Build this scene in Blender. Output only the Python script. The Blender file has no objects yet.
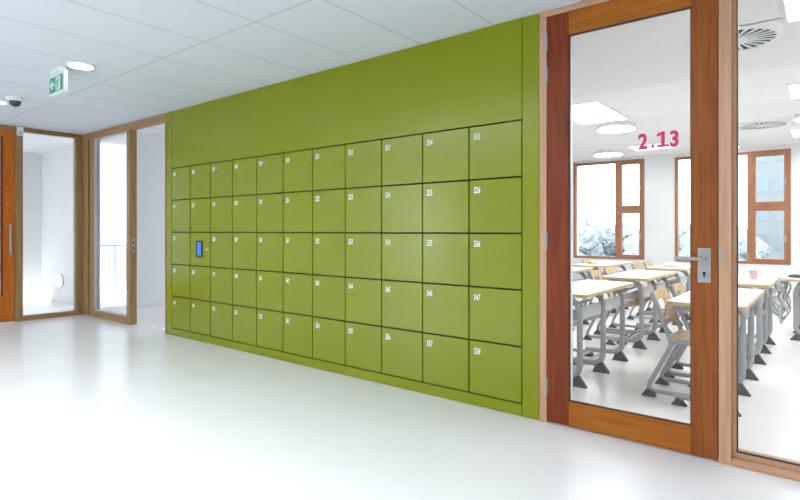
import bpy, bmesh, math, random
from mathutils import Vector, Matrix
random.seed(7)
S = bpy.context.scene
COL = S.collection
PI = math.pi
CH = 2.572      # ceiling height
D = 3.207       # face of the locker wall

# ------------------------------------------------------------------ materials
def mat(name, color, rough=0.5, metal=0.0, emit=None, estr=1.0, coat=0.0, spec=0.5):
    m = bpy.data.materials.new(name); m.use_nodes = True
    b = m.node_tree.nodes['Principled BSDF']
    b.inputs['Base Color'].default_value = (*color, 1)
    b.inputs['Roughness'].default_value = rough
    b.inputs['Metallic'].default_value = metal
    b.inputs['Specular IOR Level'].default_value = spec
    b.inputs['Coat Weight'].default_value = coat
    if emit:
        b.inputs['Emission Color'].default_value = (*emit, 1)
        b.inputs['Emission Strength'].default_value = estr
    return m

def noisy(name, c1, c2, scale=(1, 1, 1), nscale=5.0, rough=0.5, rough2=None, bump=0.0, detail=4, spec=0.5, lo=.35, hi=.65):
    """procedural noise between two colours; scale stretches it along an axis (wood grain)"""
    m = mat(name, c1, rough, spec=spec)
    nt = m.node_tree; b = nt.nodes['Principled BSDF']
    tc = nt.nodes.new('ShaderNodeTexCoord'); mp = nt.nodes.new('ShaderNodeMapping')
    mp.inputs['Scale'].default_value = scale
    nz = nt.nodes.new('ShaderNodeTexNoise'); nz.inputs['Scale'].default_value = nscale; nz.inputs['Detail'].default_value = detail
    cr = nt.nodes.new('ShaderNodeValToRGB')
    cr.color_ramp.elements[0].position = lo; cr.color_ramp.elements[1].position = hi
    cr.color_ramp.elements[0].color = (*c1, 1); cr.color_ramp.elements[1].color = (*c2, 1)
    L = nt.links
    L.new(tc.outputs['Object'], mp.inputs['Vector']); L.new(mp.outputs[0], nz.inputs['Vector'])
    L.new(nz.outputs['Fac'], cr.inputs['Fac']); L.new(cr.outputs['Color'], b.inputs['Base Color'])
    if bump:
        bp = nt.nodes.new('ShaderNodeBump'); bp.inputs['Strength'].default_value = bump; bp.inputs['Distance'].default_value = .002
        L.new(nz.outputs['Fac'], bp.inputs['Height']); L.new(bp.outputs[0], b.inputs['Normal'])
    if rough2 is not None:
        mr = nt.nodes.new('ShaderNodeMapRange'); mr.inputs['To Min'].default_value = rough; mr.inputs['To Max'].default_value = rough2
        L.new(nz.outputs['Fac'], mr.inputs['Value']); L.new(mr.outputs[0], b.inputs['Roughness'])
    return m

def glass(name, tint=(1, 1, 1), refl=1.0):
    m = bpy.data.materials.new(name); m.use_nodes = True
    nt = m.node_tree; nt.nodes.clear()
    o = nt.nodes.new('ShaderNodeOutputMaterial'); mx = nt.nodes.new('ShaderNodeMixShader')
    t = nt.nodes.new('ShaderNodeBsdfTransparent'); t.inputs[0].default_value = (*tint, 1)
    g = nt.nodes.new('ShaderNodeBsdfGlossy'); g.inputs['Roughness'].default_value = 0.0
    f = nt.nodes.new('ShaderNodeFresnel'); f.inputs['IOR'].default_value = 1.45
    mu = nt.nodes.new('ShaderNodeMath'); mu.operation = 'MULTIPLY'; mu.inputs[1].default_value = refl
    nt.links.new(f.outputs[0], mu.inputs[0]); nt.links.new(mu.outputs[0], mx.inputs[0])
    nt.links.new(t.outputs[0], mx.inputs[1]); nt.links.new(g.outputs[0], mx.inputs[2])
    nt.links.new(mx.outputs[0], o.inputs[0])
    return m

def tile_mat(name, base, line, px, py, ox, oy, w=.006):
    """ceiling tiles: thin joint lines every px metres along x and py metres along y"""
    m = mat(name, base, .85, spec=.2); nt = m.node_tree; b = nt.nodes['Principled BSDF']; L = nt.links
    tc = nt.nodes.new('ShaderNodeTexCoord'); sp = nt.nodes.new('ShaderNodeSeparateXYZ')
    L.new(tc.outputs['Object'], sp.inputs[0])
    def joint(sock, p, o):
        a = nt.nodes.new('ShaderNodeMath'); a.operation = 'SUBTRACT'; a.inputs[1].default_value = o; L.new(sock, a.inputs[0])
        q = nt.nodes.new('ShaderNodeMath'); q.operation = 'PINGPONG'; q.inputs[1].default_value = p/2; L.new(a.outputs[0], q.inputs[0])
        l = nt.nodes.new('ShaderNodeMath'); l.operation = 'LESS_THAN'; l.inputs[1].default_value = w/2; L.new(q.outputs[0], l.inputs[0])
        return l.outputs[0]
    mx = nt.nodes.new('ShaderNodeMath'); mx.operation = 'MAXIMUM'
    L.new(joint(sp.outputs[0], px, ox), mx.inputs[0]); L.new(joint(sp.outputs[1], py, oy), mx.inputs[1])
    nz = nt.nodes.new('ShaderNodeTexNoise'); nz.inputs['Scale'].default_value = 180
    L.new(tc.outputs['Object'], nz.inputs['Vector'])
    bp = nt.nodes.new('ShaderNodeBump'); bp.inputs['Strength'].default_value = .08; bp.inputs['Distance'].default_value = .002
    L.new(nz.outputs['Fac'], bp.inputs['Height']); L.new(bp.outputs[0], b.inputs['Normal'])
    c = nt.nodes.new('ShaderNodeMix'); c.data_type = 'RGBA'
    c.inputs[6].default_value = (*base, 1); c.inputs[7].default_value = (*line, 1)
    L.new(mx.outputs[0], c.inputs[0]); L.new(c.outputs[2], b.inputs['Base Color'])
    return m

GREEN1, GREEN2 = (.222, .254, .003), (.238, .270, .004)
M = {
 'floor': noisy('poured_floor', (.85, .84, .84), (.88, .865, .865), nscale=1.3, rough=.20, rough2=.30, spec=.5),
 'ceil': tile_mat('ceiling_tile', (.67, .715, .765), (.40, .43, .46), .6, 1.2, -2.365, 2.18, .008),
 'ceil_class': tile_mat('classroom_ceiling', (.86, .845, .83), (.76, .745, .73), 60, .6, -29, 4.10, .006),
 'white': noisy('white_plaster', (.80, .81, .82), (.83, .84, .85), nscale=3, rough=.7, spec=.3),
 'green': noisy('green_lacquer', GREEN1, GREEN2, nscale=.8, rough=.24, spec=.4),
 'green_door': noisy('green_locker_lacquer', GREEN1, GREEN2, nscale=.8, rough=.20, spec=.5),
 'carcass': noisy('locker_carcass', (.012, .016, .006), (.018, .022, .008), nscale=6, rough=.7),
 'num': mat('white_print', (.85, .88, .82), .5),
 'door_v': noisy('merbau_upright', (.22, .055, .008), (.31, .092, .015), (9, 9, .55), 5, .38, bump=.06, spec=.25),
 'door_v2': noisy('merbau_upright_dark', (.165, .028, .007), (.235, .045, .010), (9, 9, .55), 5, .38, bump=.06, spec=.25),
 'door_h': noisy('merbau_rail', (.33, .095, .008), (.41, .135, .014), (.55, 9, 9), 5, .38, bump=.06, spec=.25),
 'door_o': noisy('orange_door_wood', (.46, .115, .008), (.56, .160, .012), (9, 9, .6), 4, .35, spec=.4),
 'frame_v': noisy('oak_upright', (.50, .275, .155), (.60, .355, .215), (10, 10, .5), 4, .42, bump=.05, spec=.35),
 'frame_h': noisy('oak_rail', (.50, .275, .155), (.60, .355, .215), (.5, 10, 10), 4, .42, bump=.05, spec=.35),
 'frame_l': noisy('oak_brown_upright', (.30, .170, .068), (.39, .235, .105), (10, 10, .5), 4, .45, bump=.05, spec=.35),
 'frame_lh': noisy('oak_brown_rail', (.30, .170, .068), (.39, .235, .105), (.5, .5, 10), 4, .45, bump=.05, spec=.35),
 'win': noisy('window_timber', (.34, .130, .055), (.40, .165, .075), (4, 4, 4), 2, .45),
 'steel': noisy('brushed_steel', (.36, .34, .32), (.42, .40, .38), (1, 1, 30), 8, .32),
 'seal': mat('dark_seal', (.03, .025, .025), .6),
 'bead': noisy('grey_glazing_bead', (.45, .44, .45), (.5, .49, .5), nscale=6, rough=.4),
 'glass': glass('pane_glass', (.975, .985, .98), .55),
 'glass_far': glass('outer_glass', (.98, .99, .99), .3),
 'top': noisy('white_laminate', (.82, .82, .82), (.84, .84, .84), nscale=4, rough=.35),
 'beech': noisy('beech_ply', (.62, .40, .17), (.72, .50, .24), (4, 4, 12), 4, .45),
 'tube': noisy('grey_powder_coat', (.36, .375, .40), (.39, .405, .43), nscale=5, rough=.38, spec=.5),
 'tray': noisy('grey_tray', (.50, .51, .53), (.55, .56, .58), nscale=5, rough=.5),
 'rubber': noisy('dark_foot', (.060, .056, .048), (.085, .08, .07), nscale=9, rough=.6),
 'magenta': mat('magenta_vinyl', (.62, .018, .13), .5),
 'sign_green': mat('sign_green', (.0, .25, .12), .4, emit=(.0, .50, .27), estr=.05),
 'sign_white': mat('sign_white', (.62, .68, .68), .4, emit=(.9, 1, 1), estr=.04),
 'plastic': noisy('white_plastic', (.80, .81, .82), (.83, .84, .85), nscale=5, rough=.35),
 'dome': mat('smoked_dome', (.03, .035, .025), .08, coat=.5),
 'lamp': mat('lamp_diffuser', (.9, .9, .9), .4, emit=(1, .985, .95), estr=5),
 'lamp_c': mat('panel_diffuser', (.9, .9, .9), .4, emit=(.99, .995, 1), estr=9),
 'lamp_d': mat('dimmed_panel_diffuser', (.9, .9, .9), .4, emit=(.99, .995, 1), estr=.9),
 'lamp_b': mat('bulkhead_diffuser', (.9, .9, .9), .4, emit=(1, 1, 1), estr=1.6),
 'screen': mat('blue_screen', (.02, .08, .3), .2, emit=(.055, .27, .85), estr=.35),
 'black': mat('black_bezel', (.012, .014, .02), .25),
 'vent_dark': mat('vent_recess', (.05, .05, .05), .7),
 'leaf': noisy('hazed_foliage', (.26, .295, .31), (.275, .31, .322), nscale=.8, rough=.8),  # pale bluish leaf colour stands in for distance haze
 'trunk': noisy('bark', (.10, .08, .06), (.16, .13, .1), nscale=3, rough=.9),
 'grass': noisy('meadow', (.07, .10, .07), (.10, .13, .09), nscale=.05, rough=.9),
 'facade': noisy('pale_render', (.215, .232, .238), (.23, .248, .252), nscale=.4, rough=.8),
 'facade_glass': noisy('blue_glazing', (.17, .215, .235), (.19, .235, .255), nscale=.3, rough=.25),
 'cable': noisy('white_cable', (.62, .63, .64), (.7, .7, .7), nscale=8, rough=.5),
 'dark_cloth': noisy('dark_cloth', (.05, .052, .055), (.08, .08, .085), nscale=20, rough=.8),
 'pink': noisy('pink_plastic', (.75, .5, .52), (.8, .58, .6), nscale=5, rough=.5),
 'yellow': noisy('pale_yellow_plastic', (.75, .68, .35), (.8, .72, .4), nscale=5, rough=.5),
 'rail': noisy('pale_grey_rail', (.22, .25, .27), (.26, .29, .31), nscale=5, rough=.4),
}

# ------------------------------------------------------------------ mesh helpers
def bx(bm, x0, x1, y0, y1, z0, z1, bev=0.0):
    r = bmesh.ops.create_cube(bm, size=1.0)
    vs = r['verts']
    for v in vs:
        v.co = Vector(((x0+x1)/2 + v.co.x*(x1-x0), (y0+y1)/2 + v.co.y*(y1-y0), (z0+z1)/2 + v.co.z*(z1-z0)))
    if bev:
        es = list({e for v in vs for e in v.link_edges})
        bmesh.ops.bevel(bm, geom=es, offset=bev, segments=2, affect='EDGES', profile=.6)

def prism(bm, pts, axis, a, b):
    """extrude a 2D outline along an axis from a to b"""
    def p3(p, t):
        return {'x': Vector((t, p[0], p[1])), 'y': Vector((p[0], t, p[1])), 'z': Vector((p[0], p[1], t))}[axis]
    A = [bm.verts.new(p3(p, a)) for p in pts]; B = [bm.verts.new(p3(p, b)) for p in pts]
    n = len(pts)
    bm.faces.new(A); bm.faces.new(B[::-1])
    for i in range(n): bm.faces.new((A[i], B[i], B[(i+1) % n], A[(i+1) % n]))

def cyl(bm, c, r, h, axis='z', n=32, r2=None, caps=True):
    r2 = r if r2 is None else r2
    mtx = {'z': Matrix(), 'y': Matrix.Rotation(-PI/2, 4, 'X'), 'x': Matrix.Rotation(PI/2, 4, 'Y')}[axis]
    bmesh.ops.create_cone(bm, cap_ends=caps, segments=n, radius1=r, radius2=r2, depth=h, matrix=Matrix.Translation(Vector(c)) @ mtx)

def sweep(bm, pts, a, b, y=0.0, n=12):
    """oval tube along a path lying in the xz plane; a = half width in that plane, b = half width along y"""
    rings = []
    P = [Vector((p[0], y, p[1])) for p in pts]
    for i, p in enumerate(P):
        t = (P[min(i+1, len(P)-1)] - P[max(i-1, 0)]).normalized()
        nrm = Vector((-t.z, 0, t.x))
        rings.append([bm.verts.new(p + nrm*a*math.cos(2*PI*k/n) + Vector((0, b*math.sin(2*PI*k/n), 0))) for k in range(n)])
    for r0, r1 in zip(rings, rings[1:]):
        for k in range(n): bm.faces.new((r0[k], r0[(k+1) % n], r1[(k+1) % n], r1[k]))
    bm.faces.new(rings[0][::-1]); bm.faces.new(rings[-1])

def tube3(bm, P, r, n=8):
    P = [Vector(p) for p in P]; rings = []
    for i, p in enumerate(P):
        t = (P[min(i+1, len(P)-1)] - P[max(i-1, 0)]).normalized()
        u = t.cross(Vector((0, 0, 1)))
        if u.length < .05: u = t.cross(Vector((1, 0, 0)))
        u.normalize(); w = t.cross(u)
        rings.append([bm.verts.new(p + (u*math.cos(2*PI*k/n) + w*math.sin(2*PI*k/n))*r) for k in range(n)])
    for r0, r1 in zip(rings, rings[1:]):
        for k in range(n): bm.faces.new((r0[k], r0[(k+1) % n], r1[(k+1) % n], r1[k]))
    bm.faces.new(rings[0][::-1]); bm.faces.new(rings[-1])

def fillet(pts, rad, seg=6):
    """round the inner corners of a polyline"""
    out = [pts[0]]
    for i in range(1, len(pts)-1):
        p0, p1, p2 = Vector(pts[i-1]), Vector(pts[i]), Vector(pts[i+1])
        r = rad[i-1] if isinstance(rad, (list, tuple)) else rad
        a = p1 + (p0-p1).normalized()*r; c = p1 + (p2-p1).normalized()*r
        for k in range(seg+1):
            t = k/seg; out.append(tuple(a*(1-t)**2 + p1*2*t*(1-t) + c*t*t))
    out.append(pts[-1]); return out

def obj(name, bm, m, parent=None, smooth=False):
    bmesh.ops.recalc_face_normals(bm, faces=bm.faces)
    me = bpy.data.meshes.new(name); bm.to_mesh(me); bm.free()
    me.materials.append(M[m] if isinstance(m, str) else m)
    if smooth:
        for p in me.polygons: p.use_smooth = True
        me.set_sharp_from_angle(angle=math.radians(40))
    o = bpy.data.objects.new(name, me); COL.objects.link(o)
    if parent: o.parent = parent
    return o

def box(name, m, dims, parent=None, bev=0.0):
    bm = bmesh.new(); bx(bm, *dims, bev=bev); return obj(name, bm, m, parent)

def boxes(name, m, lst, parent=None, bev=0.0):
    bm = bmesh.new()
    for d in lst: bx(bm, *d, bev=bev)
    return obj(name, bm, m, parent)

def tag(o, label, cat, group=None):
    o['label'] = label; o['category'] = cat
    if group: o['group'] = group
    return o

def thing(name, label, cat, loc=(0, 0, 0), rz=0, group=None):
    o = bpy.data.objects.new(name, None); COL.objects.link(o)
    o.empty_display_size = .1
    o.location = loc; o.rotation_euler = (0, 0, rz)
    return tag(o, label, cat, group)

def struct(o, label=None, cat=None):
    o['kind'] = 'structure'
    if label: o['label'] = label
    if cat: o['category'] = cat
    return o

def sroot(name, label, cat, loc=(0, 0, 0)):
    o = bpy.data.objects.new(name, None); COL.objects.link(o); o.location = loc
    return struct(o, label, cat)

def dup(root, loc, rz=0, label=None, group=None, sc=None):
    r = root.copy(); COL.objects.link(r); r.location = loc; r.rotation_euler = (0, 0, rz)
    if sc: r.scale = sc
    if label: r['label'] = label
    if group: r['group'] = group
    for ch in list(root.children):
        c = ch.copy(); COL.objects.link(c); c.parent = r
        for g in ch.children:
            d = g.copy(); COL.objects.link(d); d.parent = c
    return r

def text_mesh(name, s, size, m, parent, loc, sx=1.0, offset=0.0, extr=.0006, shear=0.0):
    """text facing -Y standing in the XZ plane, lower left corner at loc"""
    cu = bpy.data.curves.new(name, 'FONT'); cu.body = s; cu.size = size; cu.extrude = extr; cu.offset = offset; cu.shear = shear
    cu.resolution_u = 3
    t = bpy.data.objects.new(name+'_tmp', cu); COL.objects.link(t)
    dg = bpy.context.evaluated_depsgraph_get(); dg.update()
    me = bpy.data.meshes.new_from_object(t.evaluated_get(dg))
    bpy.data.objects.remove(t); bpy.data.curves.remove(cu)
    me.transform(Matrix.Translation(Vector(loc)) @ Matrix.Rotation(PI/2, 4, 'X') @ Matrix.Diagonal((sx, 1, 1, 1)))
    me.materials.clear(); me.materials.append(M[m])
    o = bpy.data.objects.new(name, me); COL.objects.link(o); o.parent = parent
    return o

# ------------------------------------------------------------------ shell
struct(box('floor', 'floor', (-10.6, 4.0, -4.1, 10.85, -.12, 0)), 'white glossy poured floor running through corridor and classroom', 'floor')
SK = (-5.9, .1, -2.3, .95)      # unseen roof opening, added and placed to light lockers and floor
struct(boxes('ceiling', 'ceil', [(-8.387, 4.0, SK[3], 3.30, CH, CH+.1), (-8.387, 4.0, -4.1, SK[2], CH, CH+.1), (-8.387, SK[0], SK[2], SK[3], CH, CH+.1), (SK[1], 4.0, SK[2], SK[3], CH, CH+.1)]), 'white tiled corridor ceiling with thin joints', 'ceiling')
sk = sroot('added_skylight', 'unseen roof opening added over the corridor for daylight', 'added_skylight')
boxes('curb', 'white', [(SK[0]-.08, SK[0], SK[2]-.08, SK[3]+.08, CH+.1, CH+.35), (SK[1], SK[1]+.08, SK[2]-.08, SK[3]+.08, CH+.1, CH+.35), (SK[0], SK[1], SK[2]-.08, SK[2], CH+.1, CH+.35), (SK[0], SK[1], SK[3], SK[3]+.08, CH+.1, CH+.35)], sk)
box('pane', 'glass_far', (SK[0], SK[1], SK[2], SK[3], CH+.30, CH+.31), sk)
struct(box('ceiling', 'ceil_class', (-4.05, 4.0, 3.30, 10.85, CH, CH+.1)), 'smooth off-white classroom ceiling', 'ceiling')
struct(box('ceiling', 'white', (-11.2, -8.387, 0.6, 3.53, CH, CH+.1)), 'white ceiling of the lobby behind the end glazing', 'ceiling')
struct(box('ceiling', 'white', (-10.0, -4.05, 3.30, 8.0, 2.72, 2.8)), 'pale ceiling of the hall behind the glass screen', 'ceiling')
# end of the corridor (left) and the hall behind it
struct(box('wall_left', 'white', (-8.50, -8.40, 3.92, 8.0, 0, 2.72)), 'white wall seen through the open doorway', 'wall')
struct(box('wall_left', 'white', (-8.50, -8.387, -4.1, 1.30, 0, CH)), 'white end wall beyond the orange door', 'wall')
struct(boxes('wall_stair', 'white', [(-11.2, -11.0, 0.6, 3.65, -.12, CH), (-11.0, -9.50, 3.53, 3.65, -.12, CH)]), 'white corner walls of the lobby behind the end glazing', 'wall')
struct(box('wall_stair', 'white', (-12.6, -12.4, 3.65, 9.0, -3.0, 6.0)), 'pale far wall of the stairwell behind the railing', 'wall')
struct(boxes('wall_lobby', 'white', [(-11.2, -10.2, .5, .6, 0, CH), (-9.2, -8.5, .5, .6, 0, CH), (-10.2, -9.2, .5, .6, 0, .3), (-10.2, -9.2, .5, .6, 2.2, CH)]), 'white side wall of the lobby with an opening added for daylight', 'wall')  # out-of-view opening added to brighten the lobby
struct(box('ceiling', 'white', (-12.6, -10.0, 3.65, 9.0, 4.4, 4.5)), 'unseen white roof added over the stairwell to cut daylight', 'ceiling')  # out-of-view roof added to keep the stairwell from washing out
struct(boxes('leak_closure', 'white', [(-10.0, -4.05, 3.22, 3.2995, CH+.1005, 2.8), (-10.0, -8.387, 3.50, 3.53, CH+.1, 2.72)]), 'unseen white strip added above the ceiling edge against light leaks', 'ceiling')  # hidden filler added so sky light cannot leak through the slits
# wall behind and beside the lockers
struct(boxes('wall_back', 'white', [(-6.02, -1.445, 3.665, 3.73, 0, CH), (-1.445, -1.425, 3.235, 3.73, 0, CH), (-6.04, -6.02, 3.30, 8.0, 0, 2.72), (-6.04, -1.445, 3.235, 3.73, CH, 2.8)]),
       'white partition behind the green lockers', 'wall')
# classroom walls
struct(box('wall_class_left', 'white', (-4.15, -4.05, 3.73, 10.85, 0, CH)), 'white side wall of the classroom', 'wall')
struct(box('wall_right', 'white', (4.0, 4.1, -4.1, 10.85, 0, CH)), 'white side wall at the right end', 'wall')
struct(box('wall_class_near', 'white', (1.05, 4.0, 3.22, 3.34, 0, CH)), 'white wall right of the side glazing', 'wall')
W1 = (-4.03, -2.702, .66, 2.53); W2 = (-2.19, -.51, .65, 2.505); W3 = (.2, 3.2, .65, 2.505)
YW = 10.60
struct(boxes('wall_far', 'white', [
    (-4.05, 4.0, YW, YW+.25, 0, .65), (-4.05, 4.0, YW, YW+.25, 2.53, CH),
    (-4.05, W1[0], YW, YW+.25, .65, 2.53), (W1[1], W2[0], YW, YW+.25, .65, 2.53), (W2[1], W3[0], YW, YW+.25, .65, 2.53), (W3[1], 4.0, YW, YW+.25, .65, 2.53),
    (W2[0], W2[1], YW, YW+.25, W2[3], 2.53), (W3[0], W3[1], YW, YW+.25, W3[3], 2.53), (W1[0], W1[1], YW, YW+.25, .65, .66)]), 'white window wall of the classroom', 'wall')
# corridor wall behind the camera, with its window openings
struct(boxes('wall_rear', 'white', [(-8.5, 4.1, -4.1, -4.0, 0, .12), (-8.5, 4.1, -4.1, -4.0, 2.35, CH), (-8.5, -8.3, -4.1, -4.0, .12, 2.35), (-6.9, 1.6, -4.1, -4.0, .12, 2.35), (3.4, 4.1, -4.1, -4.0, .12, 2.35)]), 'white corridor wall with windows opposite the lockers', 'wall')

# ------------------------------------------------------------------ green locker surround
LX0, LX1, LZ0, LZ1 = -5.928, -1.559, .082, 1.913
GX0, GX1 = -6.04, -1.445
cw = (LX1-LX0)/11; rh = (LZ1-LZ0)/5
sur = thing('locker_surround', 'smooth green panelling framing the whole bank of lockers up to the ceiling', 'panelling', (0, D, 0))
g = .0045
box('fascia_panel', 'green', (LX0+g/2, LX1-g/2, 0, .02, LZ1+g, CH-.003), sur, .0012)
box('side_panel', 'green', (GX0, LX0-g/2, 0, .02, .003, CH-.003), sur, .0012)
box('side_panel', 'green', (LX1+g/2, GX1+.001, 0, .02, .003, CH-.003), sur, .0012)
box('plinth', 'green', (LX0+g/2, LX1-g/2, 0, .02, .003, LZ0-g), sur, .0012)
boxes('backing', 'carcass', [(GX0+.01, GX1-.003, .021, .027, LZ1+.001, CH-.01), (GX0+.01, LX0-.001, .021, .027, .01, LZ1), (LX1+.001, GX1-.003, .021, .027, .01, LZ1), (LX0, LX1, .021, .027, .01, LZ0-.001)], sur)

# ------------------------------------------------------------------ lockers
ordc = ['first', 'second', 'third', 'fourth', 'fifth', 'sixth', 'seventh', 'eighth', 'ninth', 'tenth', 'eleventh']
ordr = ['top row', 'second row from the top', 'middle row', 'fourth row from the top', 'bottom row']
def locker_proto():
    t = thing('locker', 'x', 'locker', (0, 0, 0), 0, 'green numbered lockers in the corridor wall')
    bm = bmesh.new(); gg = .0056
    bx(bm, gg, cw-gg, 0, .018, gg, rh-gg, bev=.0012)
    obj('door', bm, 'green_door', t)
    bm = bmesh.new()   # open-fronted carcass behind the door
    e = .0006
    for d in [(e, .012, .0205, .44, e, rh-e), (cw-.012, cw-e, .0205, .44, e, rh-e), (.012, cw-.012, .0205, .44, e, .012), (.012, cw-.012, .0205, .44, rh-.012, rh-e), (.012, cw-.012, .43, .44, .012, rh-.012)]:
        bx(bm, *d)
    obj('carcass', bm, 'carcass', t)
    return t
LP = locker_proto()
num = 505; first = True
for r in range(5):
    for c in range(11):
        loc = (LX0+c*cw, D, LZ1-(r+1)*rh)
        if r == 2 and c == 1:
            t = dup(LP, loc, label='green locker front carrying the small blue touch terminal')
            if 'num_' in t: del t['num_']
            bm = bmesh.new(); cyl(bm, (cw*.815, -.001, rh*.50), .009, .003, 'y', 20); obj('card_reader_dot', bm, 'num', t)
            continue
        lab = 'green locker numbered %d, %s, %s column from the left' % (num, ordr[r], ordc[c])
        if first:
            t = LP; t.location = loc; t['label'] = lab; first = False
        else: t = dup(LP, loc, label=lab)
        t['num_'] = num; num += 1
for o in list(COL.objects):     # the printed number of each locker
    if 'num_' in o:
        text_mesh('locker_number', str(o['num_']), .060, 'num', o, (.038, -.0008, rh-.092), sx=.56, offset=.0009, shear=.15)
        del o['num_']
tt = thing('touch_terminal', 'small black-framed touch terminal with a blue screen on a green locker', 'terminal', (-5.339, D, .912))
bm = bmesh.new(); bx(bm, -.062, .062, -.008, 0, 0, .178, bev=.002); obj('bezel', bm, 'black', tt)
bm = bmesh.new(); bx(bm, -.036, .038, -.0095, -.0075, .018, .160); obj('screen', bm, 'screen', tt)

# ------------------------------------------------------------------ classroom door 2.13 and side glazing
FY0, FY1 = D-.004, D+.10
tr = sroot('trim_1', 'pale oak frame around the classroom door and side glazing', 'door frame')
boxes('jamb', 'frame_v', [(-1.439, -1.392, FY0, FY1, 0, 2.532)], tr, .002)
boxes('mullion', 'frame_v', [(-.457, -.400, FY0, FY1, 0, 2.532)], tr, .002)
boxes('mullion', 'frame_v', [(.93, 1.045, FY0, FY1, 0, 2.532)], tr, .002)
boxes('head', 'frame_h', [(-1.439, 1.045, FY0, FY1, 2.534, CH-.001)], tr, .002)
boxes('bottom_rail', 'frame_h', [(-.399, .929, FY0, FY1, 0, .038)], tr, .002)
boxes('glazing_bead', 'frame_h', [(-.399, .929, FY0+.030, FY1, .039, .062), (-.399, .929, FY0+.030, FY1, 2.50, 2.533)], tr, .001)
boxes('glazing_bead', 'frame_v', [(-.3995, -.382, FY0+.030, FY1, .063, 2.499)], tr, .001)
boxes('seal', 'seal', [(-.3815, -.3765, FY0+.034, FY0+.052, .063, 2.499), (-.3815, .929, FY0+.034, FY0+.052, .0625, .068)], tr)
box('pane', 'glass', (-.3765, .929, FY0+.040, FY0+.046, .068, 2.50), tr)

dr = sroot('door_1', 'tall brown hardwood classroom door with a full-height glass pane marked 2.13', 'door')
DY0, DY1 = D-.002, D+.046
dx0, dx1, dz0, dz1 = -1.388, -.462, .010, 2.528
gx0, gx1, gz0, gz1 = -1.252, -.585, .158, 2.392
box('stile', 'door_v2', (dx0, gx0, DY0, DY1, dz0, dz1), dr, .002)
box('stile', 'door_v', (gx1, dx1, DY0, DY1, dz0, dz1), dr, .002)
box('rail', 'door_h', (gx0+.0005, gx1-.0005, DY0+.0008, DY1, dz0, gz0), dr, .002)
box('rail', 'door_h', (gx0+.0005, gx1-.0005, DY0+.0008, DY1, gz1, dz1), dr, .002)
boxes('glazing_seal', 'seal', [(gx0, gx0+.005, DY0+.008, DY0+.022, gz0, gz1), (gx1-.005, gx1, DY0+.008, DY0+.022, gz0, gz1), (gx0, gx1, DY0+.008, DY0+.022, gz0, gz0+.006), (gx0, gx1, DY0+.008, DY0+.022, gz1-.006, gz1)], dr)
box('pane', 'glass', (gx0+.005, gx1-.005, DY0+.014, DY0+.020, gz0+.006, gz1-.006), dr)
for z in (.228, 1.134, 2.17, 2.37):
    bm = bmesh.new()
    cyl(bm, (-1.3905, DY0-.009, z), .009, .105, 'z', 16)
    for k in (-.018, .018): cyl(bm, (-1.3905, DY0-.009, z+k), .0096, .002, 'z', 16)
    bx(bm, -1.400, -1.381, DY0-.004, DY0+.001, z-.05, z+.05)
    obj('hinge', bm, 'steel', dr, True)
lk = box('lock_plate', 'steel', (-.553, -.492, DY0-.004, DY0, .926, 1.107), dr, .0015)
bm = bmesh.new()
cyl(bm, (-.522, DY0-.022, 1.052), .0095, .038, 'y', 20)
tube3(bm, [(-.522, DY0-.043, 1.052), (-.56, DY0-.046, 1.052), (-.60, DY0-.047, 1.052), (-.655, DY0-.047, 1.052)], .0095, 12)
obj('lever', bm, 'steel', lk, True)
bm = bmesh.new(); cyl(bm, (-.522, DY0-.0055, .975), .008, .005, 'y', 20); bx(bm, -.5255, -.5185, DY0-.008, DY0-.003, .955, .975); obj('keyhole', bm, 'seal', lk)
box('strike_plate', 'steel', (-.462+.006, -.440, D-.009, D-.003, 1.045, 1.11), tr, .001)
box('glass_edge_gleam', 'plastic', (gx0, gx0+.004, DY0+.022, DY1-.001, gz0, gz1), dr)  # white strip imitating the bright reflection at the glass edge
# room number, magenta vinyl on the glass
ny = DY0+.0132
bm = bmesh.new()
def gl(s, x, sc=.118, ox=.0):
    o = text_mesh('room_number_digit', s, sc, 'magenta', dr, (x, ny, 1.658), sx=.84, offset=.0045, extr=.0004)
gl('2', -.8535)
gl('3', -.6985+.006)
bm = bmesh.new(); cyl(bm, (-.777, ny, 1.667), .0098, .0008, 'y', 20); obj('room_number_point', bm, 'magenta', dr)
bm = bmesh.new()
prism(bm, [(-.7155, 1.7435), (-.730, 1.7435), (-.757, 1.732), (-.754, 1.718), (-.7345, 1.725), (-.7345, 1.672), (-.755, 1.672), (-.755, 1.658), (-.695, 1.658), (-.695, 1.672), (-.7155, 1.672)], 'y', ny-.0004, ny+.0004)
obj('room_number_digit', bm, 'magenta', dr)

# ------------------------------------------------------------------ left end: glazed screen, doorway, end wall glazing, orange door
XE = -8.387
t2 = sroot('trim_2', 'brown oak frame of the glass screen and open doorway beside the lockers', 'door frame')
boxes('head', 'frame_lh', [(XE, -6.042, D, D+.09, 2.485, CH-.001)], t2, .002)
boxes('corner_post', 'frame_l', [(XE, -8.215, D, D+.09, 0, 2.484)], t2, .002)
boxes('post', 'frame_l', [(-8.185, -8.055, D+.012, D+.09, 0, 2.484)], t2, .002)
boxes('shadow_gap', 'seal', [(-8.2145, -8.1855, D+.02, D+.09, 0, 2.484)], t2)
boxes('post', 'frame_l', [(-7.045, -6.955, D, D+.09, 0, 2.484)], t2, .002)
boxes('jamb', 'frame_l', [(-6.075, -6.042, D-.004, D+.09, 0, 2.484)], t2, .002)
boxes('sill', 'frame_lh', [(-8.0545, -7.0455, D, D+.09, 0, .085)], t2, .002)
boxes('bead', 'bead', [(-8.0545, -8.018, D+.018, D+.08, .086, 2.484), (-7.085, -7.0455, D+.018, D+.08, .086, 2.484), (-8.0175, -7.0855, D+.018, D+.08, 2.466, 2.484), (-8.0175, -7.0855, D+.018, D+.08, .0855, .10)], t2)
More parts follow.
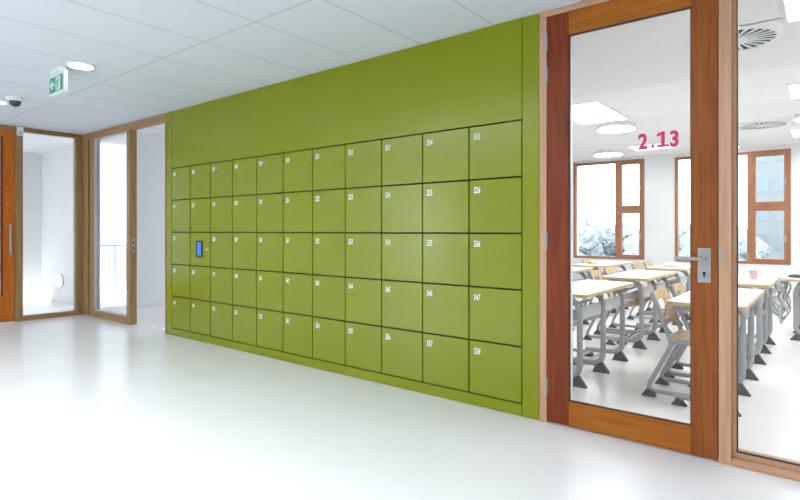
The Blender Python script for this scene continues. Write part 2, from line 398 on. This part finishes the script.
box('pane', 'glass', (-8.0175, -7.0855, D+.04, D+.047, .10, 2.466), t2)
bm = bmesh.new(); bx(bm, -6.9545, -6.951, D+.025, D+.062, .93, 1.10, bev=.001); sp = obj('strike_plate', bm, 'steel', t2)
boxes('latch_hole', 'seal', [(-6.9515, -6.9505, D+.033, D+.052, 1.03, 1.065), (-6.9515, -6.9505, D+.033, D+.052, .955, .99)], sp)

t3 = sroot('trim_3', 'brown oak frame of the end wall glazing beside the orange door', 'window frame')
boxes('head', 'frame_lh', [(XE-.09, XE+.0, 1.30, D+.0, 2.515, CH-.001)], t3, .002)
boxes('post', 'frame_l', [(XE-.09, XE-.0005, 3.115, D+.09, 0, 2.514)], t3, .002)
boxes('post', 'frame_l', [(XE-.09, XE, 2.385, 2.470, 0, 2.514)], t3, .002)
boxes('post', 'frame_l', [(XE-.09, XE, 1.30, 1.365, 0, 2.514)], t3, .002)
boxes('sill', 'frame_lh', [(XE-.09, XE, 2.4705, 3.1145, 0, .062)], t3, .002)
boxes('bead', 'bead', [(XE-.06, XE-.02, 3.100, 3.1145, .063, 2.514), (XE-.06, XE-.02, 2.4705, 2.478, .063, 2.514)], t3)
box('pane', 'glass', (XE-.045, XE-.038, 2.4785, 3.0995, .063, 2.5145), t3)

d2 = sroot('door_2', 'orange-brown wooden door with a vertical steel pull at the left edge', 'door')
boxes('stile', 'door_o', [(XE-.05, XE-.004, 2.252, 2.380, .01, 2.51)], d2, .002)
boxes('stile', 'door_o', [(XE-.05, XE-.004, 1.37, 1.50, .01, 2.51)], d2, .002)
boxes('rail', 'door_o', [(XE-.05, XE-.004, 1.5005, 2.2515, .01, .355), (XE-.05, XE-.004, 1.5005, 2.2515, 2.425, 2.51)], d2, .002)
boxes('glazing_bead', 'door_v2', [(XE-.045, XE-.012, 2.228, 2.2515, .356, 2.424), (XE-.045, XE-.012, 1.5005, 1.524, .356, 2.424)], d2)
box('pane', 'glass', (XE-.032, XE-.026, 1.5245, 2.2275, .356, 2.424), d2)
bm = bmesh.new()
tube3(bm, fillet([(XE-.006, 2.318, 1.27), (XE+.055, 2.318, 1.27), (XE+.055, 2.318, .88), (XE-.006, 2.318, .88)], .03), .012, 12)
obj('pull_handle', bm, 'steel', d2, True)

# ------------------------------------------------------------------ railing and lobby lights
ra = thing('stair_railing', 'pale railing with thin vertical bars behind the glass screen', 'railing', (-10.5, 3.72, 0))
bm = bmesh.new(); bx(bm, -.018, .018, 0, 2.6, .915, .935); bx(bm, -.01, .01, 0, 2.6, .05, .065); obj('handrail', bm, 'rail', ra)
for k in range(26):
    bm = bmesh.new(); z0 = 0 if k % 8 == 0 else .065
    cyl(bm, (0, .05+k*.1, (z0+.915)/2), .007 if k % 8 else .012, .915-z0, 'z', 8); obj('baluster', bm, 'rail', ra)
for (x, y, z, ax, lab) in [(-10.12, 3.515, .353, 'y', 'bright round bulkhead light on the lobby wall seen through the end glazing'),
                           (-12.386, 5.09, .11, 'x', 'bright round light seen low behind the glass screen')]:
    b = thing('bulkhead_light', lab, 'light', (x, y, z), 0, 'round low wall lights in the lobby')
    bm = bmesh.new(); cyl(bm, (0, 0, 0), .115, .026, ax, 32); obj('housing', bm, 'plastic', b, True)
    bm = bmesh.new()
    cyl(bm, (0, -.018, 0) if ax == 'y' else (.018, 0, 0), .095, .012, ax, 32); obj('diffuser', bm, 'lamp_b', b, True)
# ------------------------------------------------------------------ corridor ceiling fittings
def downlight(x, y, lab):
    t = thing('downlight', lab, 'ceiling light', (x, y, CH), 0, 'round recessed corridor downlights')
    bm = bmesh.new(); cyl(bm, (0, 0, -.004), .103, .008, 'z', 40, r2=.108); obj('trim_ring', bm, 'plastic', t, True)
    bm = bmesh.new(); cyl(bm, (0, 0, -.0095), .088, .003, 'z', 40); obj('diffuser', bm, 'lamp', t, True)
downlight(-4.877, 1.85, 'round white downlight in the ceiling right of the exit sign')
downlight(-6.936, 1.80, 'round white downlight at the left edge beside the dome camera')
es = thing('exit_sign', 'green and white emergency exit sign hanging from the corridor ceiling', 'sign', (-5.29, 1.75, 2.352))
box('housing', 'sign_white', (0, .334, 0, .03, 0, .178), es, .004)
box('mounting', 'plastic', (.06, .27, -.01, .04, .179, CH-2.352-.001), es, .002)
box('face', 'sign_green', (.028, .306, -.003, -.0005, .022, .152), es)
bm = bmesh.new()
prism(bm, [(.045, .087), (.085, .128), (.098, .115), (.080, .096), (.140, .096), (.140, .078), (.080, .078), (.098, .059), (.085, .046)], 'y', -.0045, -.003)
obj('arrow', bm, 'sign_white', es)
bm = bmesh.new(); bx(bm, .165, .262, -.0045, -.003, .030, .144); obj('doorway_mark', bm, 'sign_white', es)
bm = bmesh.new()
cyl(bm, (.212, -.0052, .127), .009, .0012, 'y', 16)
prism(bm, [(.203, .112), (.224, .115), (.219, .082), (.201, .082)], 'y', -.0058, -.0046)
prism(bm, [(.203, .110), (.184, .102), (.180, .086), (.188, .086), (.191, .096), (.206, .102)], 'y', -.0058, -.0046)
prism(bm, [(.222, .112), (.240, .100), (.248, .106), (.245, .112), (.238, .108), (.224, .117)], 'y', -.0058, -.0046)
prism(bm, [(.201, .082), (.211, .082), (.205, .064), (.190, .050), (.180, .038), (.172, .042), (.184, .056), (.196, .068)], 'y', -.0058, -.0046)
prism(bm, [(.209, .083), (.219, .083), (.230, .066), (.226, .038), (.218, .038), (.220, .062)], 'y', -.0058, -.0046)
obj('running_figure', bm, 'sign_green', es)
dc = thing('dome_camera', 'white ceiling dome camera with a dark smoked bubble', 'camera', (-6.58, 1.87, CH))
bm = bmesh.new(); cyl(bm, (0, 0, -.02), .078, .04, 'z', 40, r2=.085); obj('base', bm, 'plastic', dc, True)
bm = bmesh.new()
bmesh.ops.create_uvsphere(bm, u_segments=32, v_segments=16, radius=.055, matrix=Matrix.Translation((0, 0, -.042)))
obj('dome', bm, 'dome', dc, True)
ms = thing('motion_sensor', 'small white box sensor fixed to the frame above the end wall glazing', 'sensor', (XE, 2.432, 2.452))
bm = bmesh.new(); bx(bm, .001, .045, -.035, .035, 0, .112, bev=.006); obj('case', bm, 'plastic', ms)
bm = bmesh.new(); bx(bm, .044, .048, -.02, .02, .02, .05, bev=.002); obj('lens', bm, 'bead', ms)

# ------------------------------------------------------------------ classroom windows
def pane_set(root, cells, y):
    for (a, b, c, d) in cells: box('pane', 'glass_far', (a, b, y+.03, y+.036, c, d), root)
def window(name, W, xm, lab, handle=True):
    x0, x1, z0, z1 = W; y0, y1 = YW-.012, YW+.07
    r = sroot(name, lab, 'window'); f = .045
    boxes('frame', 'win', [(x0, x0+f, y0, y1, z0, z1), (x1-f, x1, y0, y1, z0, z1), (x0+f, x1-f, y0, y1, z0, z0+f), (x0+f, x1-f, y0, y1, z1-f, z1),
                           (xm, xm+.075, y0, y1, z0+f, z1-f), (xm+.075, x1-f, y0, y1, 1.565, 1.625)], r, .002)
    for (c, d) in ((z0+f, 1.565), (1.625, z1-f)):     # the two opening sashes
        a, b = xm+.077, x1-f-.002; s = .042; c += .002; d -= .002
        sh = boxes('sash', 'win', [(a, a+s, y0-.012, y1-.01, c, d), (b-s, b, y0-.012, y1-.01, c, d), (a+s, b-s, y0-.012, y1-.01, c, c+s), (a+s, b-s, y0-.012, y1-.01, d-s, d)], r, .002)
        pane_set(sh, [(a+s, b-s, c+s, d-s)], y0)
        bm = bmesh.new(); zc = c+.38
        bx(bm, b-s+.008, b-.008, y0-.02, y0-.012, zc-.04, zc+.04, bev=.002); bx(bm, b-s+.012, b-.012, y0-.045, y0-.02, zc-.075, zc+.008, bev=.003)
        obj('window_handle', bm, 'steel', sh)
    pane_set(r, [(x0+f, xm, z0+f, z1-f)], y0)
    return r
window('window_1', W1, -3.225, 'left timber classroom window with a fixed pane and two sashes')
window('window_2', W2, -1.10, 'right timber classroom window with a fixed pane and two sashes')
window('window_3', W3, 1.9, 'timber classroom window further right')

# ------------------------------------------------------------------ classroom ceiling fittings
def panel(x0, x1, y0, y1, lab, m='lamp_c'):
    t = thing('ceiling_panel_light', lab, 'ceiling light', ((x0+x1)/2, (y0+y1)/2, CH), 0, 'rectangular light panels in the classroom ceiling')
    w, h = (x1-x0)/2, (y1-y0)/2
    bm = bmesh.new()
    for d in [(-w, -w+.015, -h, h), (w-.015, w, -h, h), (-w+.015, w-.015, -h, -h+.015), (-w+.015, w-.015, h-.015, h)]:
        bx(bm, *d, -.012, -.001)
    obj('frame', bm, 'plastic', t)
    bm = bmesh.new(); bx(bm, -w+.015, w-.015, -h+.015, h-.015, -.008, -.001); obj('diffuser', bm, m, t)
panel(-2.50, -1.93, 5.75, 6.88, 'nearest bright ceiling panel seen through the door glass')
panel(-2.62, -2.0, 9.15, 9.75, 'far bright ceiling panel behind the 2.13 lettering', 'lamp_d')
panel(-.235, .96, 3.75, 4.36, 'bright ceiling panel at the upper right corner')
panel(-.335, .86, 6.24, 6.88, 'bright ceiling panel at the right edge, middle of three')
panel(-.45, .75, 9.05, 9.72, 'bright ceiling panel at the right edge nearest the windows')
panel(-1.45, -1.17, 9.95, 10.4, 'small bright ceiling panel just above the right classroom window')
for (x, y, r, lab) in [(-2.20, 7.27, .235, 'large round ceiling lamp upper left in the door glass'), (-3.05, 9.62, .24, 'farther round ceiling lamp above the left classroom window'),
                       (-.14, 8.0, .22, 'round ceiling lamp at the right edge')]:
    t = thing('round_ceiling_lamp', lab, 'ceiling light', (x, y, CH), 0, 'round drum lamps on the classroom ceiling')
    bm = bmesh.new(); cyl(bm, (0, 0, -.026), r, .05, 'z', 48); obj('drum', bm, 'plastic', t, True)
    bm = bmesh.new(); cyl(bm, (0, 0, -.0545), r-.01, .005, 'z', 48); obj('diffuser', bm, 'lamp_c', t, True)
def vent(x, y, lab, s=.30):
    t = thing('ceiling_vent', lab, 'vent', (x, y, CH), 0, 'square swirl diffusers in the classroom ceiling')
    bm = bmesh.new()
    R = .255
    # plate with a round hole: ring of quads between square outline and circle
    N = 48; top, cir = [], []
    for k in range(N):
        a = 2*PI*k/N; c_, s_ = math.cos(a), math.sin(a); q = s/max(abs(c_), abs(s_))
        top.append(bm.verts.new((c_*q, s_*q, -.006))); cir.append(bm.verts.new((c_*R, s_*R, -.010)))
    for k in range(N): bm.faces.new((top[k], top[(k+1) % N], cir[(k+1) % N], cir[k]))
    obj('plate', bm, 'plastic', t, True)
    bm = bmesh.new(); cyl(bm, (0, 0, -.0025), R, .003, 'z', 48); obj('recess', bm, 'vent_dark', t)
    bm = bmesh.new(); nb = 24
    for k in range(nb):
        a = 2*PI*k/nb; b = a+.16
        prism_pts = [(.075*math.cos(a-.09), .075*math.sin(a-.09)), (R*math.cos(b-.048), R*math.sin(b-.048)), (R*math.cos(b+.048), R*math.sin(b+.048)), (.075*math.cos(a+.09), .075*math.sin(a+.09))]
        prism(bm, prism_pts, 'z', -.012, -.007)
    cyl(bm, (0, 0, -.011), .085, .008, 'z', 32)
    obj('swirl_blades', bm, 'plastic', t)
vent(-.555, 4.55, 'near square ceiling vent with swirl blades beside the door frame')
vent(-.70, 8.42, 'far square ceiling vent with swirl blades above the right window')

# ------------------------------------------------------------------ school desks
def desk_proto():
    t = thing('school_desk', 'x', 'desk', (0, 0, 0), 0, 'white-topped school desks with grey frames')
    L, W, H = 1.27, .46, .722
    def outline(e, r=.045):
        pts = []
        for (cx, cy, a0) in ((-r-e, L-r-e, 0), (-W+r+e, L-r-e, 90), (-W+r+e, r+e, 180), (-r-e, r+e, 270)):
            for k in range(6):
                a = math.radians(a0+k*18); pts.append((cx+r*math.cos(a), cy+r*math.sin(a)))
        return pts
    bm = bmesh.new(); prism(bm, outline(0), 'z', H-.027, H-.003); e = obj('edge_board', bm, 'beech', t)
    bm = bmesh.new(); prism(bm, outline(.002), 'z', H-.003, H); obj('tabletop', bm, 'top', t)
    for y in (.115, .655, 1.19):
        path = fillet([(-.43, H-.050), (-.090, H-.050), (-.090, .075), (-.43, .060)], [.13, .10], 8)
        bm = bmesh.new(); sweep(bm, path, .0235, .015, y); fr = obj('leg_frame', bm, 'tube', t, True)
        for (a, b, c) in ((-.036, -.175, -.088), (-.45, -.35, -.405)):
            bm = bmesh.new(); prism(bm, [(a, 0), (b, 0), (-.155, .052), (-.098, .088)] if c > -.1 else [(a, 0), (b, 0), (c, .060)], 'y', y-.020, y+.020)
            obj('foot', bm, 'rubber', fr)
        bm = bmesh.new(); bx(bm, -.40, -.06, y-.014, y+.014, H-.032, H-.0275); obj('bracket', bm, 'tube', fr)
    for (a, b) in ((.133, .637), (.673, 1.172)):
        bm = bmesh.new()
        bx(bm, -.105, -.099, a, b, .505, .60); bx(bm, -.36, -.354, a, b, .535, .56); bx(bm, -.354, -.105, a, b, .500, .506)
        obj('book_tray', bm, 'tray', t)
    bm = bmesh.new(); cyl(bm, (-.25, .652, .062), .013, 1.05, 'y', 12); obj('crossbar', bm, 'tube', t, True)
    return t
DP = desk_proto()
# ------------------------------------------------------------------ school chairs
def chair_proto():
    t = thing('school_chair', 'x', 'chair', (0, 0, 0), 0, 'beech and grey tube school chairs')
    # faces +x; origin on the floor below the rear feet
    SH = .435
    for s in (0, .38):
        path = fillet([(.44, .042), (.02, .042), (.195, SH-.045), (.060, .75)], [.07, .05], 8)
        bm = bmesh.new(); sweep(bm, path, .0165, .0115, s); fr = obj('side_frame', bm, 'tube', t, True)
        bm = bmesh.new(); sweep(bm, [(.185, SH-.026), (.50, SH-.026)], .012, .011, s); obj('seat_bearer', bm, 'tube', fr, True)
        for (p) in ([(-.01, 0), (.09, 0), (.08, .022), (.032, .058)], [(.35, 0), (.45, 0), (.44, .030), (.36, .030)]):
            bm = bmesh.new(); prism(bm, p, 'y', s-.018, s+.018); obj('foot', bm, 'rubber', fr)
    bm = bmesh.new(); cyl(bm, (.40, .19, .042), .011, .38, 'y', 10); cyl(bm, (.20, .19, SH-.045), .011, .38, 'y', 10); obj('crossbar', bm, 'tube', t, True)
    # seat: curved ply with a waterfall front edge
    bm = bmesh.new(); n = 12; prof = []
    for k in range(n+1):
        u = k/n; x = .17+u*.38; z = SH-.012 + .018*(2*u-1)**2*(-1 if u > .5 else .6) ; prof.append((x, z))
    prism(bm, prof + [(x, z+.011) for x, z in prof[::-1]], 'y', -.012, .392); obj('seat', bm, 'beech', t, True)
    # backrest: ply panel with a hand slot, leaning back, curved across
    bm = bmesh.new(); W_ = .19
    def bp(u, v, dth):       # u -1..1 across, v 0..1 up
        z = .515+v*.235; lean = .195-(z-SH+.045)*(.14/.41)
        hw = W_*(.80+.24*v)
        return Vector((lean-.018+.022*u*u-dth, .19+u*hw, z))
    us = [-1, -.75, -.5, -.25, 0, .25, .5, .75, 1]; vs = [0, .16, .3, .45, .6, .74, 1]
    F = [[bm.verts.new(bp(u, v, 0)) for u in us] for v in vs]; B = [[bm.verts.new(bp(u, v, .011)) for u in us] for v in vs]
    hole = {(i, j) for i in (1, 2, 3, 4) for j in (2, 3, 4, 5)}
    def q(a, b, c, d): bm.faces.new((a, b, c, d))
    nv, nu = len(vs)-1, len(us)-1
    solid = lambda i, j: 0 <= i < nv and 0 <= j < nu and (i, j) not in hole
    for i in range(nv):
        for j in range(nu):
            if not solid(i, j): continue
            q(F[i][j], F[i][j+1], F[i+1][j+1], F[i+1][j]); q(B[i][j], B[i+1][j], B[i+1][j+1], B[i][j+1])
            if not solid(i-1, j): q(F[i][j], B[i][j], B[i][j+1], F[i][j+1])
            if not solid(i+1, j): q(F[i+1][j], F[i+1][j+1], B[i+1][j+1], B[i+1][j])
            if not solid(i, j-1): q(F[i][j], F[i+1][j], B[i+1][j], B[i][j])
            if not solid(i, j+1): q(F[i][j+1], B[i][j+1], B[i+1][j+1], F[i+1][j+1])
    obj('backrest', bm, 'beech', t, True)
    return t
CP = chair_proto()
usedD = usedC = False
def desk(x, y, lab, rz=0, sc=None):
    global usedD
    if not usedD: DP.location = (x, y, 0); DP['label'] = lab; usedD = True; return DP
    return dup(DP, (x, y, 0), rz, lab, sc=sc)
def chair(x, y, lab, rz=0):
    global usedC
    if not usedC: CP.location = (x, y, 0); CP.rotation_euler = (0, 0, rz); CP['label'] = lab; usedC = True; return CP
    return dup(CP, (x, y, 0), rz, lab)
# (right edge x, near edge y, words)
DX = {'middle': -1.42, 'right': -.42, 'left': -2.38}
desk(DX['middle'], 3.98, 'nearest desk behind the hinge side of the door glass')
desk(DX['middle'], 5.70, 'second desk of the column seen through the door glass, beyond the nearest')
desk(DX['middle'], 7.42, 'farthest desk of the middle column, close to the windows')
desk(DX['right'], 3.98, 'nearest desk seen through both sides of the frame post beside the door')
desk(DX['right'], 5.70, 'second desk beyond the frame post, behind the nearest right-hand one')
desk(DX['left'], 7.42, 'desk in the far left column under the left classroom window')
desk(DX['left'], 5.70, 'left column desk mostly hidden by the nearest desk')
td = desk(-.40, 8.50, 'desk at the right edge with dark things on top, its legs facing the aisle', rz=PI, sc=(1, 1, .93))
chair(-1.08, 4.195, 'nearest beech-backed chair, pushed under the desk beside the door handle')
chair(-1.08, 4.79, 'second chair behind the nearest one at the same desk', .03)
chair(-1.06, 5.98, 'chair behind the door handle side at the second right-hand desk', -.04)
chair(-1.08, 6.50, 'farther chair at the second right-hand desk', .05)
chair(-2.22, 4.20, 'chair on the far side of the nearest left desk, near end', .02)
chair(-2.22, 4.78, 'chair on the far side of the nearest left desk, far end', -.03)
chair(-2.14, 5.92, 'chair pushed in at the second middle desk, near end', .04)
chair(-2.16, 6.48, 'chair pushed in at the second middle desk, far end, beech back showing', 0)
chair(-2.17, 7.65, 'near chair at the farthest middle desk', -.03)
chair(-2.16, 8.2, 'far chair at the farthest middle desk', .03)
chair(-3.04, 8.2, 'chair at the far left column desk under the left window', -.02)

# things on the desks
def lump(name, m, lab, cat, loc, s, seed, n=2):
    random.seed(seed); bm = bmesh.new()
    bmesh.ops.create_icosphere(bm, subdivisions=3, radius=1)
    for v in bm.verts:
        k = 1+.12*math.sin(v.co.x*5+seed)*math.cos(v.co.y*4)+random.uniform(-.04, .04)
        v.co = Vector((v.co.x*s[0]*k, v.co.y*s[1]*k, max(v.co.z, -.6)*s[2]*k + (.6*s[2])))
    mz = min(v.co.z for v in bm.verts)
    for v in bm.verts: v.co.z -= mz
    o = obj(name, bm, m, None, True); o.location = loc
    return tag(o, lab, cat)
HT = .722
lump('pencil_pouch', 'dark_cloth', 'flat dark pouch lying on the desk at the right edge', 'pouch', (-.30, 7.52, HT*.93), (.10, .07, .022), 3)
cp_ = thing('wooden_box', 'small light wooden box on the desk at the right edge', 'box', (-.17, 7.50, HT*.93))
boxes('body', 'beech', [(-.07, .07, -.06, .06, 0, .008), (-.07, -.062, -.06, .06, .008, .05), (.062, .07, -.06, .06, .008, .05), (-.062, .062, -.06, -.052, .008, .05), (-.062, .062, .052, .06, .008, .05)], cp_)
bm = bmesh.new(); cyl(bm, (0, 0, .04), .006, .11, 'z', 8); cyl(bm, (.02, .01, .055), .005, .13, 'z', 8); obj('pencils', bm, 'dark_cloth', cp_)
b = thing('paper_cup', 'small pale pink cup standing on the second right-hand desk', 'cup', (-.60, 6.30, HT))
bm = bmesh.new(); cyl(bm, (0, 0, .045), .030, .09, 'z', 24, r2=.038); obj('cup_wall', bm, 'pink', b, True)
bm = bmesh.new(); cyl(bm, (0, 0, .0915), .036, .004, 'z', 24); obj('rim', bm, 'plastic', b, True)
lump('yellow_sponge', 'yellow', 'small pale yellow sponge on the far left column desk', 'sponge', (-2.68, 7.75, HT), (.075, .045, .035), 5)
lump('plastic_bag', 'plastic', 'crumpled pale bag on the farthest middle desk', 'bag', (-1.66, 7.8, HT), (.09, .06, .04), 9)
# loose cable bundle hanging at the end of the right-edge desk
cb = thing('cable_bundle', 'tangle of pale cables hanging down beside the desk at the right edge', 'cables', (-.43, 7.62, 0))
random.seed(11)
for k in range(14):
    bm = bmesh.new(); x = -.12+.016*k; ph = random.uniform(0, 6)
    pts = []
    zl = random.uniform(.12, .28)
    for i in range(26):
        u = i/25; z = .65-u*(.65-zl)
        pts.append((-.03+(x)*(math.sin(u*PI)**.7)*.95 + .030*math.sin(u*9+ph), .05*math.sin(u*7+ph)+.02*(k % 3), z))
    tube3(bm, pts, .010, 8); obj('cable', bm, 'cable' if k % 4 else 'tube', cb, True)
bm = bmesh.new(); bx(bm, -.05, .02, -.03, .05, .62, .665, bev=.01); obj('cable_tie', bm, 'plastic', cb)

# ------------------------------------------------------------------ outside
struct(box('ground', 'grass', (-160, 120, 12, 260, -7.2, -7.0)), 'pale meadow far below the classroom windows', 'ground')
def tree(x, y, h, r, seed, lab):
    random.seed(seed); t = thing('tree', lab, 'tree', (x, y, -7.0), 0, 'trees outside the classroom windows')
    bm = bmesh.new()
    cyl(bm, (0, 0, h*.28), .28, h*.56, 'z', 10, r2=.14)
    obj('trunk', bm, 'trunk', t, True)
    bm = bmesh.new()
    from mathutils import noise
    for k in range(12):
        a = random.uniform(0, 2*PI); rr = r*random.uniform(.1, .58); z = h*random.uniform(.42, .86)
        if k == 0: a, rr, z = 0, 0, h*.84
        s = r*random.uniform(.38, .52)
        res = bmesh.ops.create_icosphere(bm, subdivisions=4, radius=s, matrix=Matrix.Translation((rr*math.cos(a), rr*math.sin(a), min(z, h-s))))
        for v in res['verts']:
            n = noise.noise(v.co*1.7+Vector((seed, 0, 0)))*.25 + noise.noise(v.co*5.5)*.13
            v.co += v.normal*s*n + Vector((random.uniform(-1, 1), random.uniform(-1, 1), random.uniform(-1, 1)))*s*.04
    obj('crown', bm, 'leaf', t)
tx = [(-16.6, 44, 10.0, 2.4), (-17.2, 50.3, 9.3, 2.6), (-13.7, 47.5, 8.9, 2.6), (-11.6, 43.3, 8.4, 2.2), (-9.6, 50, 8.9, 2.6), (-7.9, 44.5, 8.4, 2.4), (-5.6, 51, 8.5, 2.6)]
wd = ['tallest tree at the far left of the left classroom window', 'rounded tree just right of the tallest one in the left window', 'tree in the middle of the left window, before the mullion', 'tree seen in the lower sash of the left window',
      'farther tree in the pane left of the door lever', 'nearer tree in the pane left of the door lever', 'tree standing before the lower left of the pale building']
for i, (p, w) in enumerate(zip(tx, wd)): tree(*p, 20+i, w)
bd = thing('apartment_building', 'pale building with rows of bluish windows outside the right classroom window', 'building', (-6.0, 60, -7))
box('wall', 'facade', (0, 30, 0, 14, 0, 26), bd)
for r in range(9):
    for c in range(10):
        x = .5+c*1.45; z = 1.0+r*2.7
        boxes('window', 'facade_glass', [(x, x+.95, -.03, .02, z, z+1.5)], bd)

# ------------------------------------------------------------------ world and camera
w = bpy.data.worlds.new('World'); S.world = w; w.use_nodes = True
nt = w.node_tree; bg = nt.nodes['Background']
bg.inputs[0].default_value = (.88, .935, 1.0, 1); bg.inputs[1].default_value = 3.2
def sky_light(name, loc, rot, sx, sy, power, col=(.9, .96, 1)):
    l = bpy.data.lights.new(name, 'AREA'); l.shape = 'RECTANGLE'; l.size = sx; l.size_y = sy; l.energy = power; l.color = col
    o = bpy.data.objects.new(name, l); COL.objects.link(o); o.location = loc; o.rotation_euler = rot
    return o
cam = bpy.data.cameras.new('camera'); co = bpy.data.objects.new('camera', cam); COL.objects.link(co)
cam.sensor_width = 36; cam.lens = 540/800*36; cam.shift_y = -(250-230.7)/800
cam.clip_end = 600
co.location = (0, 0, 1.198); co.rotation_euler = (PI/2, 0, math.atan(432/540))
S.camera = co
S.view_settings.view_transform = 'Standard'; S.view_settings.look = 'None'
S.view_settings.gamma = 1; S.view_settings.use_curve_mapping = False
S.view_settings.exposure = 0.79
